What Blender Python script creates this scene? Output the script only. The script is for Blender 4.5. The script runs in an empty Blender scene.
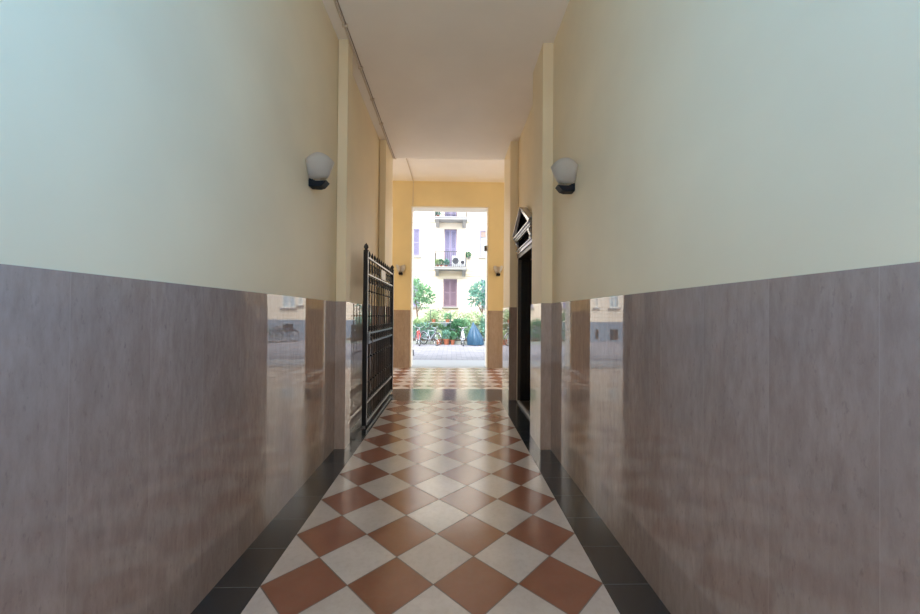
import bpy, bmesh, math, random
from mathutils import Vector, Matrix
S = bpy.context.scene
COL = S.collection
PI = math.pi

# ------------------------------------------------------------------ camera
H = 1.45
YAW, PITCH, ROLL = math.radians(1.281), math.radians(.5), math.radians(.45)
cam = bpy.data.cameras.new('camera')
cam.sensor_fit = 'HORIZONTAL'; cam.sensor_width = 36
cam.lens = 370 / 920 * 36
cam.shift_x = 0; cam.shift_y = 4.3 / 920
cam.clip_start = .02; cam.clip_end = 300
co = bpy.data.objects.new('camera', cam); COL.objects.link(co)
Fv = Vector((math.sin(YAW) * math.cos(PITCH), math.cos(YAW) * math.cos(PITCH), math.sin(PITCH)))
Rv = Vector((math.cos(YAW), -math.sin(YAW), 0)); Uv = Rv.cross(Fv)
R2 = Rv * math.cos(ROLL) + Uv * math.sin(ROLL); U2 = -Rv * math.sin(ROLL) + Uv * math.cos(ROLL)
mw = Matrix.Identity(4)
for r in range(3):
    mw[r][0] = R2[r]; mw[r][1] = U2[r]; mw[r][2] = -Fv[r]
mw[2][3] = H
co.matrix_world = mw
S.camera = co

# ------------------------------------------------------------------ world, sun, daylight, exposure
w = bpy.data.worlds.new('world'); S.world = w; w.use_nodes = True
bg = w.node_tree.nodes['Background']
bg.inputs['Color'].default_value = (.68, .83, 1.0, 1); bg.inputs['Strength'].default_value = 4.0

def add_light(name, kind, loc, energy, color, size=None, direction=None, angle=None, spread=None):
    l = bpy.data.lights.new(name, kind); l.energy = energy; l.color = color
    if kind == 'AREA':
        l.shape = 'RECTANGLE'; l.size, l.size_y = size
        if spread: l.spread = math.radians(spread)
    if angle is not None: l.angle = angle
    o = bpy.data.objects.new(name, l); COL.objects.link(o); o.location = loc
    if direction is not None:
        o.rotation_euler = Vector(direction).to_track_quat('-Z', 'Y').to_euler()
    return o
add_light('sun', 'SUN', (0, 0, 30), 8.4, (1, .92, .84), direction=(.25, .62, -.75), angle=math.radians(50))
# daylight of the street (bounce off its paving, sky above it) behind the camera
add_light('street_daylight', 'AREA', (-.08, -1.75, 2.2), 38, (.99, .97, .98), (2.2, 4.0), (0, 1, 0))
# added cool fill that tints the near upper walls from both sides
add_light('cool_fill_left', 'AREA', (-1.19, -.05, 2.9), 36, (.06, .42, 1.0), (1.0, 1.7), (1, .25, 0), spread=110)
add_light('cool_fill_right', 'AREA', (1.03, -.05, 2.9), 62, (.06, .42, 1.0), (1.0, 1.7), (-1, .25, 0), spread=110)
add_light('hall_fill_left', 'AREA', (-4.6, 8.5, 2.7), 46, (1, .90, .78), (2.6, 4.2), (1, 0, 0))  # added warm fill lamps at both windowless ends of the hall
add_light('hall_fill_right', 'AREA', (4.6, 8.5, 2.7), 46, (1, .90, .78), (2.6, 4.2), (-1, 0, 0))
S.view_settings.view_transform = 'Standard'; S.view_settings.look = 'None'
S.view_settings.exposure = 0; S.view_settings.gamma = 1; S.view_settings.use_curve_mapping = False
S.cycles.max_bounces = 14; S.cycles.diffuse_bounces = 8; S.cycles.glossy_bounces = 6
S.cycles.sample_clamp_indirect = 8

# ------------------------------------------------------------------ materials
class NT:
    def __init__(s, name):
        s.m = bpy.data.materials.new(name); s.m.use_nodes = True
        s.t = s.m.node_tree; s.p = s.t.nodes['Principled BSDF']
    def n(s, kind, **kw):
        o = s.t.nodes.new(kind)
        for k, v in kw.items(): setattr(o, k, v)
        return o
    def link(s, a, b): s.t.links.new(a, b)
    def math(s, op, a, b=None, c=None):
        o = s.n('ShaderNodeMath', operation=op)
        for i, v in enumerate((a, b, c)):
            if v is None: continue
            if isinstance(v, (int, float)): o.inputs[i].default_value = v
            else: s.link(v, o.inputs[i])
        return o.outputs[0]
    def mix(s, f, a, b, mode='MIX'):
        o = s.n('ShaderNodeMix', data_type='RGBA', blend_type=mode)
        for sock, v in ((o.inputs[0], f), (o.inputs[6], a), (o.inputs[7], b)):
            if isinstance(v, (int, float)): sock.default_value = v
            elif isinstance(v, tuple): sock.default_value = (*v, 1)[:4]
            else: s.link(v, sock)
        return o.outputs[2]
    def pos(s): return s.n('ShaderNodeNewGeometry').outputs['Position']
    def xyz(s, v):
        o = s.n('ShaderNodeSeparateXYZ'); s.link(v, o.inputs[0]); return o.outputs
    def noise(s, scale, detail=3, rough=.5, stretch=(1, 1, 1), vec=None):
        mp = s.n('ShaderNodeMapping'); mp.inputs['Scale'].default_value = stretch
        s.link(vec if vec is not None else s.pos(), mp.inputs['Vector'])
        o = s.n('ShaderNodeTexNoise'); o.inputs['Scale'].default_value = scale
        o.inputs['Detail'].default_value = detail; o.inputs['Roughness'].default_value = rough
        s.link(mp.outputs[0], o.inputs['Vector']); return o.outputs['Fac']
    def ramp(s, f, a, b):
        o = s.n('ShaderNodeMapRange'); o.inputs[1].default_value = a; o.inputs[2].default_value = b
        s.link(f, o.inputs[0]); return o.outputs[0]
    def white(s, vec):
        o = s.n('ShaderNodeTexWhiteNoise', noise_dimensions='3D'); s.link(vec, o.inputs['Vector']); return o.outputs['Value']
    def comb(s, *v):
        o = s.n('ShaderNodeCombineXYZ')
        for i, x in enumerate(v):
            if isinstance(x, (int, float)): o.inputs[i].default_value = x
            else: s.link(x, o.inputs[i])
        return o.outputs[0]
    def color(s, c): s.link(c, s.p.inputs['Base Color'])
    def bump(s, h, strength=.2, dist=.01):
        o = s.n('ShaderNodeBump'); o.inputs['Strength'].default_value = strength; o.inputs['Distance'].default_value = dist
        s.link(h, o.inputs['Height']); s.link(o.outputs[0], s.p.inputs['Normal'])

def simple(name, col, rough=.5, metal=0, var=.12, scale=20, spec=None):
    t = NT(name)
    a = tuple(c * (1 - var) for c in col); b = tuple(min(1, c * (1 + var)) for c in col)
    t.color(t.mix(t.noise(scale), a, b))
    t.p.inputs['Roughness'].default_value = rough; t.p.inputs['Metallic'].default_value = metal
    if spec is not None: t.p.inputs['Specular IOR Level'].default_value = spec
    return t.m

def paint(name, col, var=.05):
    t = NT(name)
    a = tuple(c * (1 - var) for c in col); b = tuple(min(1, c * (1 + var)) for c in col)
    t.color(t.mix(t.ramp(t.noise(1.3, 4), .3, .7), a, b))
    t.p.inputs['Roughness'].default_value = .55; t.p.inputs['Specular IOR Level'].default_value = .35
    t.bump(t.noise(160, 2), .05, .004)
    return t.m

M = {}
M['wall'] = paint('wall_paint', (.82, .69, .465))
M['hall'] = paint('wall_paint_warm_light', (.80, .66, .38))  # same cream paint, yellowed to stand for the warm light in the hall
M['ceiling'] = paint('ceiling_paint', (.93, .87, .79), .03)
M['white'] = paint('white_paint', (.86, .82, .74), .03)

def marble():
    t = NT('polished_travertine')
    p = t.pos(); x, y, z = t.xyz(p)
    slab = t.math('FLOOR', t.math('DIVIDE', t.math('SUBTRACT', y, .91 - .326 * 20), .326))
    slabx = t.math('FLOOR', t.math('DIVIDE', x, .42))
    rnd = t.white(t.comb(slab, slabx, 3.0))
    vec = t.n('ShaderNodeVectorMath', operation='ADD'); t.link(p, vec.inputs[0]); t.link(t.comb(0, 0, t.math('MULTIPLY', rnd, 7.0)), vec.inputs[1])
    v = vec.outputs[0]
    streak = t.noise(1, 6, .7, (30, 30, 8), v)
    broad = t.noise(1, 4, .6, (7, 7, 2.6), v)
    fleck = t.noise(1, 4, .6, (60, 60, 24), v)
    c = t.mix(t.ramp(streak, .3, .7), (.295, .210, .167), (.405, .308, .255))
    c = t.mix(t.math('MULTIPLY', t.ramp(broad, .35, .7), .45), c, (.255, .182, .145))
    c = t.mix(t.math('MULTIPLY', t.ramp(fleck, .60, .78), .45), c, (.14, .09, .07))
    c = t.mix(t.math('MULTIPLY', rnd, .04), c, (1, 1, 1))
    fr = t.math('FRACT', t.math('DIVIDE', t.math('SUBTRACT', y, .91 - .326 * 20), .326))
    j = t.math('LESS_THAN', t.math('MINIMUM', fr, t.math('SUBTRACT', 1, fr)), .004)
    t.color(t.mix(t.math('MULTIPLY', j, .32), c, (.46, .38, .33)))
    t.p.inputs['Roughness'].default_value = .010; t.p.inputs['IOR'].default_value = 1.68
    return t.m
M['marble'] = marble()

def tiles():
    t = NT('checker_tiles')
    x, y, z = t.xyz(t.pos()); D = .459
    p = t.math('SUBTRACT', t.math('DIVIDE', t.math('ADD', x, 1.005), D), .5)
    q = t.math('DIVIDE', t.math('SUBTRACT', y, 2.0), D)
    a = t.math('ADD', t.math('ADD', p, q), .5); b = t.math('ADD', t.math('SUBTRACT', p, q), .5)
    fa, fb = t.math('FLOOR', a), t.math('FLOOR', b)
    par = t.math('FLOORED_MODULO', t.math('ADD', fa, fb), 2.0)
    par = t.math('GREATER_THAN', par, .5)
    rnd = t.white(t.comb(fa, fb, 1.0))
    fine = t.noise(30, 4, .6)
    clouds = t.noise(5, 3)
    f = t.math('ADD', t.math('MULTIPLY', rnd, .5), t.math('MULTIPLY', t.ramp(clouds, .3, .7), .5))
    brown = t.mix(f, (.225, .082, .048), (.32, .130, .082))
    pale = t.mix(f, (.545, .49, .455), (.72, .665, .63))
    c = t.mix(par, brown, pale)
    c = t.mix(t.math('MULTIPLY', t.ramp(fine, .45, .8), .2), c, (.25, .18, .13))
    ra, rb = t.math('FRACT', a), t.math('FRACT', b)
    e = t.math('MINIMUM', t.math('MINIMUM', ra, t.math('SUBTRACT', 1, ra)), t.math('MINIMUM', rb, t.math('SUBTRACT', 1, rb)))
    g = t.math('LESS_THAN', e, .009)
    t.color(t.mix(g, c, (.10, .07, .055)))
    t.link(t.math('ADD', t.math('MULTIPLY', g, .4), t.math('ADD', .13, t.math('MULTIPLY', fine, .12))), t.p.inputs['Roughness'])
    t.p.inputs['IOR'].default_value = 1.95
    t.bump(t.math('ADD', t.math('MULTIPLY', t.noise(9, 2), .06), t.math('MULTIPLY', g, -.6)), .12, .004)
    return t.m
M['tiles'] = tiles()

def slabs(name, axis, size, off, col, rough=.16):
    t = NT(name); xyz = t.xyz(t.pos())
    r = t.math('DIVIDE', t.math('SUBTRACT', xyz[axis], off - size * 40), size)
    fr = t.math('FRACT', r)
    rnd = t.white(t.comb(t.math('FLOOR', r), 2.0, 5.0))
    n = t.noise(60, 5, .7)
    c = t.mix(t.ramp(n, .35, .75), tuple(k * .6 for k in col), tuple(k * 1.5 for k in col))
    c = t.mix(t.math('MULTIPLY', rnd, .25), c, tuple(k * 2 for k in col))
    j = t.math('LESS_THAN', fr, .010)
    t.color(t.mix(j, c, (.15, .16, .165)))
    t.p.inputs['IOR'].default_value = 1.95
    t.link(t.math('ADD', rough - .05, t.math('MULTIPLY', n, .10)), t.p.inputs['Roughness'])
    return t.m
M['border'] = slabs('dark_granite_border', 1, .327, 1.99, (.026, .032, .039))
M['band'] = slabs('dark_granite_band', 0, .66, -.45, (.070, .080, .098), .13)

def pavers():
    t = NT('court_pavers'); x, y, z = t.xyz(t.pos())
    r = t.math('DIVIDE', y, .22); row = t.math('FLOOR', r)
    c0 = t.math('ADD', t.math('DIVIDE', x, .34), t.math('MULTIPLY', row, .5))
    rnd = t.white(t.comb(row, t.math('FLOOR', c0), 1.0))
    a, b = t.math('FRACT', r), t.math('FRACT', c0)
    j = t.math('MAXIMUM', t.math('LESS_THAN', a, .07), t.math('LESS_THAN', b, .05))
    c = t.mix(rnd, (.225, .218, .24), (.30, .29, .315))
    t.color(t.mix(j, c, (.15, .14, .17))); t.p.inputs['Roughness'].default_value = .8
    return t.m
M['pavers'] = pavers()
M['threshold'] = simple('pale_stone_step', (.36, .37, .39), .5, var=.06)

def stucco():
    t = NT('cream_stucco'); x, y, z = t.xyz(t.pos())
    fr = t.math('FRACT', t.math('DIVIDE', z, .19))
    g = t.math('MULTIPLY', t.math('LESS_THAN', fr, .10), t.math('LESS_THAN', z, 3.56))
    c = t.mix(t.ramp(t.noise(.8, 4), .3, .7), (.78, .66, .52), (.86, .755, .62))
    t.color(t.mix(g, c, (.56, .43, .30))); t.p.inputs['Roughness'].default_value = .9
    t.bump(t.math('MULTIPLY', g, -1.0), .5, .02)
    return t.m
M['stucco'] = stucco()
M['moulding'] = simple('pale_moulding', (.74, .62, .46), .85, var=.05)
M['plinth'] = simple('blue_grey_plinth', (.20, .25, .31), .8, var=.08, scale=3)
M['balcony'] = simple('balcony_stone', (.34, .33, .32), .8)
M['shutter'] = simple('plum_brown_shutter', (.19, .13, .17), .6, var=.1)
M['lilac'] = simple('lilac_shutter', (.23, .21, .33), .6, var=.1)
M['roller'] = simple('brown_roller_blind', (.30, .22, .19), .7)
M['glass'] = simple('window_glass', (.45, .52, .55), .05, var=.1)
M['dark'] = simple('dark_opening', (.035, .03, .03), .6)
M['rail'] = simple('grey_iron_railing', (.07, .07, .085), .5, .4)
M['iron'] = simple('black_wrought_iron', (.012, .013, .015), .32, .3, spec=.6)
M['steel'] = simple('worn_steel_rail', (.30, .30, .30), .35, .6)
M['plate'] = simple('white_sign_plate', (.80, .76, .70), .4, var=.08)
M['opal'] = simple('opal_glass', (.70, .65, .57), .3, var=.03)
M['opal'].node_tree.nodes['Principled BSDF'].inputs['Transmission Weight'].default_value = .55
M['opal'].node_tree.nodes['Principled BSDF'].inputs['IOR'].default_value = 1.25
M['lampbase'] = simple('dark_blue_metal', (.006, .010, .016), .5, spec=.2)
M['doorblack'] = simple('black_door_paint', (.008, .008, .010), .25)
M['doorwood'] = simple('dark_door_frame', (.05, .038, .03), .35)
M['bronze'] = simple('polished_grey_stone', (.34, .33, .34), .12, .3)
M['blackstone'] = simple('black_polished_stone', (.006, .006, .008), .5, spec=0)
M['terracotta'] = simple('terracotta', (.34, .115, .06), .8)
M['soil'] = simple('garden_soil', (.09, .06, .04), .95, scale=30)
M['curb'] = simple('grey_green_kerb', (.30, .33, .30), .85)
M['bark'] = simple('tree_bark', (.16, .11, .08), .9, scale=30)
M['leaf'] = simple('mid_green_leaf', (.20, .38, .21), .5, var=.5, scale=6)
M['leafdark'] = simple('dark_green_leaf', (.08, .22, .11), .5, var=.5, scale=6)
M['leafpale'] = simple('pale_green_leaf', (.38, .50, .28), .5, var=.4, scale=6)
M['leafblue'] = simple('blue_green_leaf', (.16, .34, .27), .5, var=.5, scale=6)
M['flower'] = simple('pale_pink_petals', (.80, .55, .58), .6)
M['aircon'] = simple('white_casing', (.55, .57, .59), .5, var=.03)
M['fan'] = simple('dark_fan_grille', (.10, .11, .13), .5)
M['tarp'] = simple('blue_tarpaulin', (.022, .075, .14), .4, var=.3, scale=5)
M['rubber'] = simple('black_rubber', (.02, .02, .02), .7)
M['chrome'] = simple('bright_metal', (.55, .56, .58), .25, .9)
M['red'] = simple('red_bike_paint', (.55, .05, .05), .3)
M['silver'] = simple('silver_bike_paint', (.50, .54, .60), .3, .4)
M['whitebike'] = simple('white_bike_paint', (.80, .80, .80), .3)
M['navy'] = simple('navy_bike_paint', (.05, .07, .14), .3)
M['greenbike'] = simple('green_bike_paint', (.06, .20, .13), .3)
M['saddle'] = simple('dark_leather', (.03, .025, .02), .5)
M['cable'] = simple('pale_conduit', (.66, .56, .43), .5, var=.04)
M['cabledark'] = simple('brown_cable', (.38, .29, .21), .6)
M['greybox'] = simple('grey_plastic', (.14, .13, .12), .5)
M['asphalt'] = simple('street_asphalt', (.22, .23, .25), .9)

# ------------------------------------------------------------------ geometry helpers
class MB:
    def __init__(s): s.bm = bmesh.new()
    def box(s, x0, x1, y0, y1, z0, z1):
        v = [s.bm.verts.new((x, y, z)) for x in (x0, x1) for y in (y0, y1) for z in (z0, z1)]
        for f in ((0, 1, 3, 2), (4, 6, 7, 5), (0, 4, 5, 1), (2, 3, 7, 6), (0, 2, 6, 4), (1, 5, 7, 3)):
            s.bm.faces.new([v[i] for i in f])
        return s
    def tube(s, pts, r, n=8, closed=False):
        pts = [Vector(p) for p in pts]; rings = []; N = len(pts)
        rs = r if isinstance(r, (list, tuple)) else [r] * N
        for i, p in enumerate(pts):
            if closed: d = pts[(i + 1) % N] - pts[i - 1]
            else: d = pts[min(i + 1, N - 1)] - pts[max(i - 1, 0)]
            d.normalize()
            up = Vector((0, 0, 1)) if abs(d.z) < .95 else Vector((1, 0, 0))
            if closed and abs(d.z) > .9: up = Vector((1, 0, 0)) if abs(d.x) < .5 else Vector((0, 1, 0))
            a = d.cross(up).normalized(); b = a.cross(d).normalized()
            if rings and not closed:
                pass
            rings.append((p, a, b, rs[i]))
        # keep frames consistent
        vs = []; pa = None
        for p, a, b, rr in rings:
            if pa is not None:
                # transport previous a
                d = a.cross(b); a2 = (pa - d * pa.dot(d))
                if a2.length > 1e-4: a = a2.normalized(); b = d.cross(a).normalized()
                if False: pass
            pa = a
            vs.append([s.bm.verts.new(p + (a * math.cos(2 * PI * k / n) + b * math.sin(2 * PI * k / n)) * rr) for k in range(n)])
        m = N if closed else N - 1
        for i in range(m):
            A, B = vs[i], vs[(i + 1) % N]
            o = 0
            if closed and i == N - 1:
                o = min(range(n), key=lambda o: sum((A[k].co - B[(k + o) % n].co).length for k in range(n)))
            for k in range(n):
                try: s.bm.faces.new((A[k], A[(k + 1) % n], B[(k + 1 + o) % n], B[(k + o) % n]))
                except ValueError: pass
        if not closed:
            s.bm.faces.new(vs[0][::-1]); s.bm.faces.new(vs[-1])
        return s
    def ring(s, c, R, r, axis='x', n=24, m=6):
        c = Vector(c); V = []
        for i in range(n):
            a = 2 * PI * i / n
            row = []
            for k in range(m):
                b = 2 * PI * k / m; q = R + r * math.cos(b); h = r * math.sin(b)
                if axis == 'x': p = Vector((h, q * math.cos(a), q * math.sin(a)))
                elif axis == 'y': p = Vector((q * math.cos(a), h, q * math.sin(a)))
                else: p = Vector((q * math.cos(a), q * math.sin(a), h))
                row.append(s.bm.verts.new(c + p))
            V.append(row)
        for i in range(n):
            for k in range(m):
                s.bm.faces.new((V[i][k], V[(i + 1) % n][k], V[(i + 1) % n][(k + 1) % m], V[i][(k + 1) % m]))
        return s
    def lathe(s, c, prof, n=16, a0=0, a1=2 * PI, sx=1, sy=1):
        c = Vector(c); full = abs(a1 - a0 - 2 * PI) < 1e-6; V = []
        cnt = n if full else n + 1
        for i in range(cnt):
            a = a0 + (a1 - a0) * i / n
            V.append([s.bm.verts.new(c + Vector((r * math.cos(a) * sx, r * math.sin(a) * sy, z))) for r, z in prof])
        for i in range(n):
            A, B = V[i], V[(i + 1) % cnt]
            for k in range(len(prof) - 1):
                try: s.bm.faces.new((A[k], B[k], B[k + 1], A[k + 1]))
                except ValueError: pass
        if full:
            for k in (0, len(prof) - 1):
                if prof[k][0] > 1e-4:
                    try: s.bm.faces.new([r[k] for r in V])
                    except ValueError: pass
        return s
    def prism(s, pts, axis, a, b):
        def P(u, v, t): return {'x': (t, u, v), 'y': (u, t, v), 'z': (u, v, t)}[axis]
        A = [s.bm.verts.new(P(u, v, a)) for u, v in pts]; B = [s.bm.verts.new(P(u, v, b)) for u, v in pts]
        s.bm.faces.new(A[::-1]); s.bm.faces.new(B); n = len(pts)
        for i in range(n): s.bm.faces.new((A[i], A[(i + 1) % n], B[(i + 1) % n], B[i]))
        return s
    def sphere(s, c, r, sc=(1, 1, 1), seg=12):
        bmesh.ops.create_uvsphere(s.bm, u_segments=seg, v_segments=max(6, seg // 2), radius=r,
                                  matrix=Matrix.Translation(c) @ Matrix.Diagonal((*sc, 1)))
        return s
    def pierced(s, axis, u0, u1, z0, z1, t0, t1, holes):
        """a slab in the plane (u,z), thickness t0..t1 along the other axis, with rectangular holes"""
        us = sorted({u0, u1, *[k for h in holes for k in h[:2] if u0 < k < u1]})
        zs = sorted({z0, z1, *[k for h in holes for k in h[2:] if z0 < k < z1]})
        cell = {}
        for i in range(len(us) - 1):
            for j in range(len(zs) - 1):
                cu, cz = (us[i] + us[i + 1]) / 2, (zs[j] + zs[j + 1]) / 2
                cell[i, j] = not any(h[0] < cu < h[1] and h[2] < cz < h[3] for h in holes)
        def P(u, t, z): return (u, t, z) if axis == 'x' else (t, u, z)
        def quad(*p): s.bm.faces.new([s.bm.verts.new(k) for k in p])
        for (i, j), full in cell.items():
            if not full: continue
            a, b, c, d = us[i], us[i + 1], zs[j], zs[j + 1]
            for t in (t0, t1): quad(P(a, t, c), P(b, t, c), P(b, t, d), P(a, t, d))
            for di, dj, e in ((-1, 0, ((a, c), (a, d))), (1, 0, ((b, c), (b, d))), (0, -1, ((a, c), (b, c))), (0, 1, ((a, d), (b, d)))):
                if not cell.get((i + di, j + dj)):
                    (ua, za), (ub, zb) = e
                    quad(P(ua, t0, za), P(ub, t0, zb), P(ub, t1, zb), P(ua, t1, za))
        bmesh.ops.remove_doubles(s.bm, verts=s.bm.verts, dist=1e-5)
        return s
    def build(s, name, mat, parent=None, smooth=False, bevel=0):
        bmesh.ops.recalc_face_normals(s.bm, faces=s.bm.faces)
        me = bpy.data.meshes.new(name); s.bm.to_mesh(me); s.bm.free()
        me.materials.append(M[mat] if isinstance(mat, str) else mat)
        if smooth:
            for p in me.polygons: p.use_smooth = True
        o = bpy.data.objects.new(name, me); COL.objects.link(o)
        if parent: o.parent = parent
        if bevel:
            b = o.modifiers.new('bevel', 'BEVEL'); b.width = bevel; b.segments = 2; b.limit_method = 'ANGLE'
        return o

def tag(o, label=None, cat=None, group=None, kind=None):
    for k, v in (('label', label), ('category', cat), ('group', group), ('kind', kind)):
        if v: o[k] = v
    return o
def empty(name, loc=(0, 0, 0), rz=0):
    o = bpy.data.objects.new(name, None); COL.objects.link(o); o.location = loc; o.rotation_euler = (0, 0, rz)
    o.empty_display_size = .1
    return o
def copy_tree(o, parent=None):
    c = o.copy(); COL.objects.link(c)
    if parent: c.parent = parent
    for ch in list(o.children): copy_tree(ch, c)
    return c
def struct(name, mb, mat, parent=None, label=None, cat=None, **k):
    o = mb.build(name, mat, parent, **k)
    if parent is None: tag(o, label, cat, kind='structure')
    return o

# ------------------------------------------------------------------ setting: the passage
WT, CZ, HZ = 1.58, 4.42, 5.07       # wainscot top, passage ceiling, hall ceiling
XL, XR, RXR = -1.245, 1.079, 1.11
Y0 = -1.8
HY0, HY1 = 7.05, 10.06
HX0, HX1 = -4.75, 4.75
t = .008

struct('floor', MB().box(-1.005, .83, Y0, 6.24, -.06, 0).box(HX0, HX1, 7.21, HY1, -.06, 0), 'tiles',
       label='diagonal checkerboard floor of brown and pale tiles', cat='floor')
struct('floor_border', MB().box(XL - .05, -1.005, Y0, 6.24, -.06, 0).box(.83, 1.16, Y0, 6.24, -.06, 0), 'border',
       label='dark stone borders along both sides of the tiled floor', cat='floor')
struct('floor_band', MB().box(HX0, HX1, 6.24, 7.21, -.06, 0), 'band', label='dark stone band across the floor at the end of the passage', cat='floor')
struct('ceiling', MB().box(-1.6, 1.6, Y0, HY0, CZ, CZ + .2), 'ceiling', label='plain ceiling of the passage', cat='ceiling')
struct('ceiling_hall', MB().box(HX0 - .2, HX1 + .2, HY0, HY1 + .45, HZ, HZ + .2), 'ceiling', label='higher ceiling of the cross hall', cat='ceiling')

wl = struct('wall_left', MB().box(XL - .25, XL - t, Y0, HY0, 0, CZ), 'wall', label='left wall of the passage, cream above brown stone', cat='wall')
struct('wainscot', MB().box(XL - t, XL, Y0, 6.3, 0, WT), 'marble', wl)
DOOR = (4.80, 6.15, .0, 2.42)
wr = struct('wall_right', MB().box(XR + t, XR + .35, Y0, 4.1, 0, CZ).pierced('y', 4.1, HY0, 0, CZ, RXR + t, RXR + .2, [DOOR]), 'wall',
            label='right wall of the passage, cream above brown stone', cat='wall')
struct('wainscot', MB().box(XR, XR + t, Y0, 3.98, 0, WT).box(RXR, RXR + t, 4.4, DOOR[0] - .06, 0, WT).box(RXR, RXR + t, DOOR[1] + .06, 6.4, 0, WT), 'marble', wr)

for n_, x0, x1, xp, lab in ((1, XL - .01, XL + .03, XL + .012, 'left'), (2, XR - .03, XR + .01, XR - .012, 'right')):  # invented windows behind the camera, added to go with the cool fill lamps
    wn = struct('window_%d' % n_, MB().pierced('y', -.60, .50, 2.00, 3.80, x0, x1, [(-.54, -.08, 2.06, 3.74), (-.02, .44, 2.06, 3.74)]), 'white',
                label='tall %s side window added out of view to account for the cool fill' % lab, cat='window')
    struct('pane', MB().box(xp - .003, xp + .003, -.54, .44, 2.06, 3.74), 'glass', wn)

def pilaster(n, x0, x1, y0, y1, label, zc=CZ):
    p = struct('trim_%d' % n, MB().box(x0 + t, x1 - t, y0 + t, y1 - t, 0, zc), 'wall', label=label, cat='pilaster')
    struct('wainscot', MB().box(x0, x1, y0, y1, 0, WT), 'marble', p)
pilaster(1, XL - .01, -1.135, 4.0, 4.2, 'left pilaster just in front of the open iron gate')
pilaster(2, XL - .01, -1.135, 6.3, HY0, 'left pilaster behind the iron gate at the end of the passage')
pilaster(3, .965, RXR + .02, 3.98, 4.50, 'deep right pilaster in front of the doorway')
pilaster(4, .977, RXR + .02, 6.28, HY0, 'right pilaster beyond the doorway at the end of the passage')

# cross hall
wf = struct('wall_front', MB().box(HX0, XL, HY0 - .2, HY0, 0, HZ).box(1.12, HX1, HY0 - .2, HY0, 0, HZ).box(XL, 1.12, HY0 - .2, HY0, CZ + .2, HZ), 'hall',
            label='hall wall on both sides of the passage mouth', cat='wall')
OP = [(-3.62, -1.62, -1, 4.37), (-1.125, .985, -1, 4.40), (1.43, 3.43, -1, 4.37)]
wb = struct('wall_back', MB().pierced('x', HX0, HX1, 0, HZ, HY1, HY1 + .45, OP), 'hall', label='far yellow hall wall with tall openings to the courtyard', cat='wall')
piers = [(HX0, OP[0][0]), (OP[0][1], OP[1][0]), (OP[1][1], OP[2][0]), (OP[2][1], HX1)]
for a, b in piers: struct('wainscot', MB().box(a, b, HY1 - .012, HY1, 0, WT - .02), 'marble', wb)
lin = MB()
for a, b, _, z in OP:
    lin.box(a, a + .03, HY1 + .03, HY1 + .47, 0, z - .03).box(b - .03, b, HY1 + .03, HY1 + .47, 0, z - .03).box(a, b, HY1 + .03, HY1 + .47, z - .03, z)
struct('trim_5', lin, 'white', label='white linings of the tall courtyard openings', cat='trim')
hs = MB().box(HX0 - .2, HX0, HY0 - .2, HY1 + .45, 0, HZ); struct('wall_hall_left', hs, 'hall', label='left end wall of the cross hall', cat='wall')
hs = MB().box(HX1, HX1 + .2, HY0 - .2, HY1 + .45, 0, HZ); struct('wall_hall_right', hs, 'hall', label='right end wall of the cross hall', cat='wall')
struct('threshold', MB().box(HX0, HX1, HY1, 11.7, -.06, .005), 'threshold', label='pale stone strip outside the courtyard openings', cat='pavement')
struct('courtyard_paving', MB().box(-16, 16, 11.7, 20.4, -.08, 0), 'pavers', label='grey block paving of the sunny courtyard', cat='pavement')
struct('wall_sun_block', MB().box(-16, 16, -10, -9, 0, 17), 'stucco', label='unseen facade added across the street to block the sun', cat='wall')  # added out of view to keep the sun out of the passage
struct('wall_gateway', MB().pierced('x', -16, 16, 0, 12, Y0 - .4, Y0, [(XL, XR, -1, CZ)]), 'stucco', label='unseen street front with the gateway, added to block light over the roof', cat='wall')  # unseen front, built up to keep street-side light from passing over the roof
struct('street_paving', MB().box(-16, 16, -9, Y0, -.08, 0), 'asphalt', label='street paving behind the viewer', cat='pavement')

# doorway in the right wall
dr = empty('door_1', (RXR, (DOOR[0] + DOOR[1]) / 2, 0)); tag(dr, 'black door standing open in the right wall under the pediment', 'door', kind='structure')
def dl(mb): # world -> door local
    bmesh.ops.translate(mb.bm, verts=mb.bm.verts, vec=(-dr.location.x, -dr.location.y, 0)); return mb
struct('leaf', dl(MB().box(RXR + .03, RXR + .75, DOOR[1] - .07, DOOR[1] - .025, .045, 2.36)), 'doorblack', dr, bevel=.004)
pn = MB()
for z0, z1 in ((.2, 1.0), (1.15, 2.2)):
    pn.box(RXR + .12, RXR + .66, DOOR[1] - .078, DOOR[1] - .068, z0, z1)
struct('leaf_panel', dl(pn), 'doorblack', dr, bevel=.004)
struct('frame', dl(MB().box(RXR - .015, RXR + .2, DOOR[1] - .02, DOOR[1] + .06, 0, 2.42).box(RXR - .015, RXR + .2, DOOR[0] - .06, DOOR[0] + .02, 0, 2.42)
       .box(RXR - .015, RXR + .2, DOOR[0] - .06, DOOR[1] + .06, 2.38, 2.46)), 'doorwood', dr, bevel=.004)
struct('frame_edge', dl(MB().box(RXR - .02, RXR - .012, DOOR[1] - .022, DOOR[1] + .0, 0.03, 2.40)), 'moulding', dr)
struct('sill', dl(MB().box(RXR - .01, RXR + .03, DOOR[0] - .06, DOOR[1] + .06, 0, .035)), 'threshold', dr, bevel=.004)
struct('door_handle', dl(MB().tube([(RXR + .68, DOOR[1] - .07, 1.02), (RXR + .68, DOOR[1] - .12, 1.02), (RXR + .58, DOOR[1] - .12, 1.02)], .009)), 'chrome', dr)
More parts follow.
